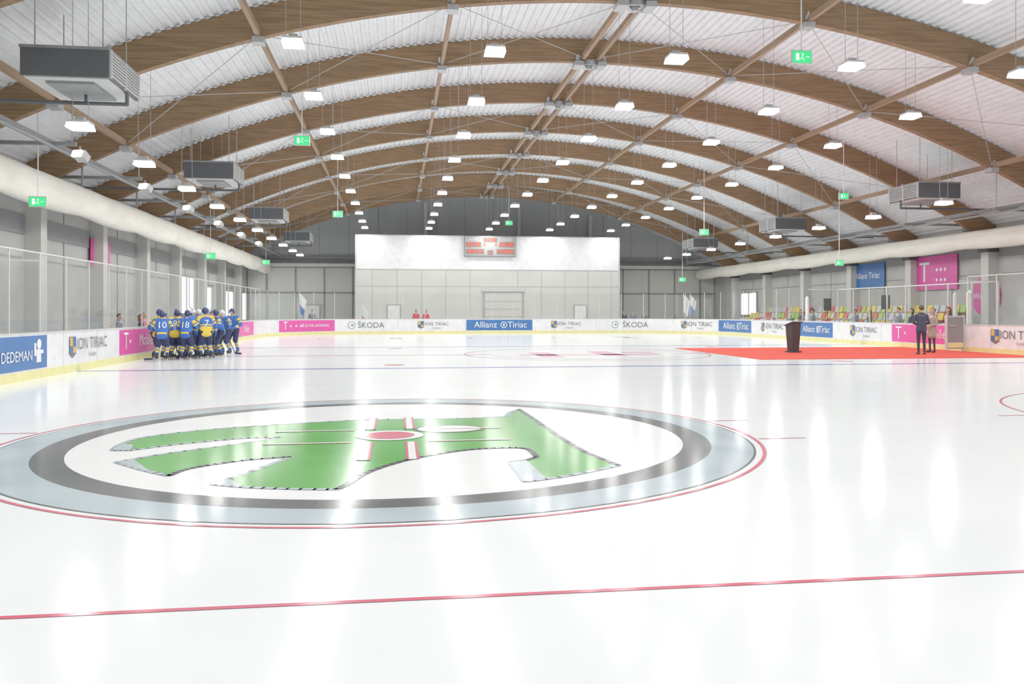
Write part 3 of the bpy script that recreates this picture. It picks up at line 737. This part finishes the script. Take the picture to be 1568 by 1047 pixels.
def civilian(top, pants, hair, female=False, arms='down'):
    sh = 0.15 if female else 0.175
    c = [((-.045,0,1.05),(-.075,0,1.34),.095 if female else .105,.105,top), ((.045,0,1.05),(.075,0,1.34),.095 if female else .105,.105,top),
         ((-.04,-.005,1.44),(-sh,-.005,1.40),.05,.062,top), ((.04,-.005,1.44),(sh,-.005,1.40),.05,.062,top),
         ((0,-.012,1.42),(0,.005,1.57),.055,.05,'skin'), ((0,-.02,1.46),(0,-.01,1.49),.062,.058,top)]
    c += [((0,.098,1.36),(0,.055,1.44),.010,.024,'shirt')]
    if female:
        c += [((-.06,0,1.0),(-.09,0,.66),.10,.11,top), ((.06,0,1.0),(.09,0,.66),.10,.11,top), ((0,0,1.0),(0,.0,.66),.10,.13,top)]
    else:
        c += [((-.06,0,1.05),(-.07,0,.86),.105,.115,top), ((.06,0,1.05),(.07,0,.86),.105,.115,top)]
    for s in (-1, 1):
        lx = 0.09*s
        c += [((lx,0,.9),(lx*1.08,.015,.5),.09 if not female else .08,.058 if not female else .05,pants), ((lx*1.08,.015,.5),(lx*1.1,-.015,.1),.056 if not female else .048,.042 if not female else .034,pants),
              ((lx*1.1,-.03,.045),(lx*1.35,.15,.035),.042,.034,'shoe')]
        if arms == 'down':
            c += [((sh*s,0,1.40),(sh*s*1.4,-.02,1.12),.056,.044,top), ((sh*s*1.4,-.02,1.12),(sh*s*1.45,.05,.87),.043,.033,top)]
            c += hand_caps((sh*s*1.45,.055,.86),(0,.08,-1),(-s,.2,0),(0,1,0),'skin')
        else:
            c += [((sh*s,0,1.40),(sh*s*1.5,.0,1.13),.056,.044,top), ((sh*s*1.5,.0,1.13),(.075*s,.2,1.07),.043,.033,top)]
            c += hand_caps((.065*s,.205,1.065),(-s,.25,-.1),(0,-.6,-.4),(0,.2,1),'skin')
    return c + head_caps((0,.01,1.56), hair, female)
def player(lean, arms, helm, num, knee=0.12, yel=False):
    R = Matrix.Rotation(-lean, 3, 'X'); piv = Vector((0,-.04,.98))
    def up(p): return tuple(piv + R @ (Vector(p)-Vector((0,0,.98))))
    c = []
    J = [(.02,'jblue'),(.16,'jyel'),(1.01,'jblue')]
    if yel: J = [(.5,'jyel'),(.58,'jblue'),(.66,'jyel'),(1.01,'jblue')]
    for s in (-1, 1):
        c.append((up((.075*s,0,.90)), up((.10*s,0,1.34)), .135, .13, J))
        c.append((up((.05*s,.0,1.44)), up((.20*s,0,1.42)), .075, .088, 'jyel' if yel else 'jblue'))
    c.append((up((0,0,.90)), up((0,0,1.34)), .14, .14, J))
    hd = up((0,.03,1.60)); c.append((up((0,0,1.46)), hd, .065, .055, 'skin'))
    H0 = Vector(hd)
    hc = head_caps((0,0,0), helm)
    c += [(tuple(Vector(a)+H0-Vector((0,0,.04))), tuple(Vector(e)+H0-Vector((0,0,.04))), r, q, k) for a, e, r, q, k in hc]
    c += [(tuple(H0+Vector((0,-.035,.07))), tuple(H0+Vector((0,-.012,.105))), .110, .102, helm), (tuple(H0+Vector((-.09,-.01,.03))), tuple(H0+Vector((-.092,0,.08))), .03, .035, helm),
          (tuple(H0+Vector((.09,-.01,.03))), tuple(H0+Vector((.092,0,.08))), .03, .035, helm)]
    for s in (-1, 1):
        hip = (.10*s,-.04,.93); kn = (.15*s, .04+knee, .53); an = (.17*s, -.05, .15)
        c += [(hip, kn, .135, .10, 'hpants'), (kn, an, .078, .056, [(.25,'jblue'),(.4,'jyel'),(.5,'jblue'),(.65,'jyel'),(1.01,'jblue')]),
              ((.17*s,-.07,.115), (.19*s,.13,.085), .052, .040, 'shoe'), ((.17*s,-.06,.15), (.17*s,-.05,.22), .052, .055, 'shoe')]
        S = up((.21*s,0,1.40))
        if arms == 'stick': E = up((.36*s,.08,1.16)); Wp = up((.16*s+.06,.34,1.06 if s < 0 else 1.18))
        elif arms == 'down': E = up((.34*s,-.02,1.14)); Wp = up((.35*s,.14,.93))
        else: E = up((.38*s,.12,1.28)); Wp = up((.46*s,.36,1.32))
        SL = [(.35,'jblue'),(.6,'jyel'),(1.01,'jblue')]
        c += [(S, E, .082, .066, [(.35,'jyel'),(.5,'jblue'),(.7,'jyel'),(1.01,'jblue')]), (E, Wp, .064, .05, SL)]
        d = (Vector(Wp)-Vector(E)).normalized(); W2 = Vector(Wp)
        c.append((tuple(W2), tuple(W2+d*.07), .052, .045, 'helm'))
        for i in range(4):
            sd = Vector((0,0,1)).cross(d); sd = sd.normalized() if sd.length > .1 else Vector((1,0,0))
            p = W2+d*.09+Vector((0,0,.045-.03*i)); q = p+d*.045; e = q-sd*.035*s+d*.005
            c += [(tuple(p), tuple(q), .0155, .0145, 'helm'), (tuple(q), tuple(e), .0145, .013, 'helm')]
        c.append((tuple(W2+d*.04+Vector((0,0,.03))), tuple(W2+d*.09+Vector((0,0,.065))), .018, .014, 'helm'))
    def ex(b):
        for s in (-1, 1):
            b.box((.18*s-.004,-.15,.0), (.18*s+.004,.19,.03), 'lgrey'); b.box((.18*s-.012,-.11,.03), (.18*s+.012,-.05,.08), 'white'); b.box((.18*s-.012,.06,.03), (.18*s+.012,.12,.08), 'white')
        for i in range(5):
            x = -.06+.03*i; b.cyl(tuple(H0+Vector((x,.115,-.03))), tuple(H0+Vector((x,.12,.08))), .003, 'lgrey', n=4)
        for z in (-.02,.02,.06): b.cyl(tuple(H0+Vector((-.09,.07,z))), tuple(H0+Vector((0,.13,z))), .003, 'lgrey', n=4); b.cyl(tuple(H0+Vector((.09,.07,z))), tuple(H0+Vector((0,.13,z))), .003, 'lgrey', n=4)
        if arms == 'stick':
            a = Vector(up((.22,.40,1.20))); e = Vector((-.35,.62,.05)); a2 = a+(a-e).normalized()*.18
        elif arms == 'down':
            Wv = Vector(up((.35,.2,.89))); a2 = Wv+Vector((0,-.05,.35)); e = Vector((.42,.6,.05))
        else: return
        b.bar(tuple(a2), tuple(e), .022, .03, 'stick')
        b.bar(tuple(e), tuple(e+Vector((-.28 if arms == 'stick' else .02,.06 if arms == 'stick' else .28,-.015))), .015, .07, 'helm')
    return figure_mesh('player', c, ex, voxel=0.012, number=(num, .32, up((0,0,1.22)), -lean) if num else None)
def place(me, name, x, y, yaw, sc=1.0, z=0.0):
    ob = bpy.data.objects.new(name, me); COL.objects.link(ob); ob.location = (x,y,z); ob.rotation_euler = (0,0,radians(yaw)); ob.scale = (sc,)*3
    return ob
man = figure_mesh('man', civilian('suit','trous','hairb', arms='front'), voxel=.009)
woman = figure_mesh('woman', civilian('coat','trous','hairl', True, 'front'), voxel=.009)
place(man, 'man_in_suit', 18.8, 28.25, -20, 1.0, 0.018)
place(woman, 'woman_in_coat', 20.0, 29.4, 110, 0.95, 0.022)
sp = [figure_mesh('sp1', civilian('greyj','trous','hairb'), voxel=0.012), figure_mesh('sp2', civilian('red','suit','hairl', False, 'front'), voxel=0.012),
      figure_mesh('sp3', civilian('suit','trous','hairb', True, 'front'), voxel=0.012)]
for i, (x, y, yaw, sc, k) in enumerate(((-9.7,31.2,-90,.85,0), (-9.5,33.0,-80,.84,2), (-9.7,34.1,-100,.88,1), (-9.6,37.0,-90,.85,0), (-9.5,39.2,-90,.85,2), (-9.7,42,-90,.88,0),
    (1.35,63.2,180,1,1), (2.1,63.4,170,.98,1), (17.3,63.2,180,.95,2), (18.1,63.5,180,.97,0), (18.9,63.2,185,.95,0), (-6.2,63.0,180,1,0),
    (23.2,36.6,90,1.0,0), (23.2,35.6,80,.98,2), (24.9,29.3,90,1,0), (24.5,42.6,100,.97,0), (24.5,41.2,80,.95,2), (24.5,35.9,90,.98,1), (23.6,28.2,80,1.0,2), (24.6,47.5,90,.97,0), (24.6,49.0,90,.97,2), (23.2,33.0,85,1.0,2))):
    place(sp[k], 'spectator', x, y, yaw, sc, -0.02)
pm = [player(.30,'stick','helm','10',.12), player(.12,'down','helm','7',.08,True), player(.40,'huddle','helmw','4',.14), player(.22,'stick','helm','18',.10), player(.05,'down','helmw','22',.05), player(.35,'huddle','helm','9',.12,True)]
gx, gy = -6.85, 30.0
for i, (x, y, k) in enumerate(((-7.35,27.9,0),(-6.55,28.5,3),(-7.85,28.9,1),(-7.1,28.8,5),(-7.6,29.6,2),(-5.85,28.9,1),(-6.6,29.3,2),(-7.1,29.9,5),(-6.0,29.7,4),(-7.7,30.6,1),(-6.5,30.1,4),
    (-5.65,30.4,0),(-6.9,30.8,2),(-6.2,31.0,5),(-5.75,31.8,2),(-7.3,31.6,4),(-6.5,31.9,1),(-5.6,32.6,3),(-7.0,32.7,5))):
    yaw = math.degrees(math.atan2(-(gx-x), gy-y)) + random.uniform(-25,25)
    if i == 0: yaw = 12
    if i == 1: yaw = -8
    place(pm[k], 'hockey_player', -6.98+(x+6.8)*0.74, y, yaw, random.uniform(.90,.98), 0.0)

# ------------------------------------------------------------------ world and camera
w = bpy.data.worlds.new('world'); scene.world = w; w.use_nodes = True
w.node_tree.nodes['Background'].inputs[0].default_value = (0.75,0.8,0.9,1); w.node_tree.nodes['Background'].inputs[1].default_value = 0.5
cam = bpy.data.cameras.new('camera'); co = bpy.data.objects.new('camera', cam); COL.objects.link(co)
co.location = (0,0,H); co.rotation_euler = (radians(90),0,-TH)
cam.sensor_width = 36; cam.lens = 1290/1568*36; cam.shift_y = -45.5/1568; cam.clip_end = 300; cam.clip_start = 0.05
scene.camera = co
scene.view_settings.view_transform = 'Standard'
scene.view_settings.exposure = 0.0
scene.view_settings.gamma = 1.3
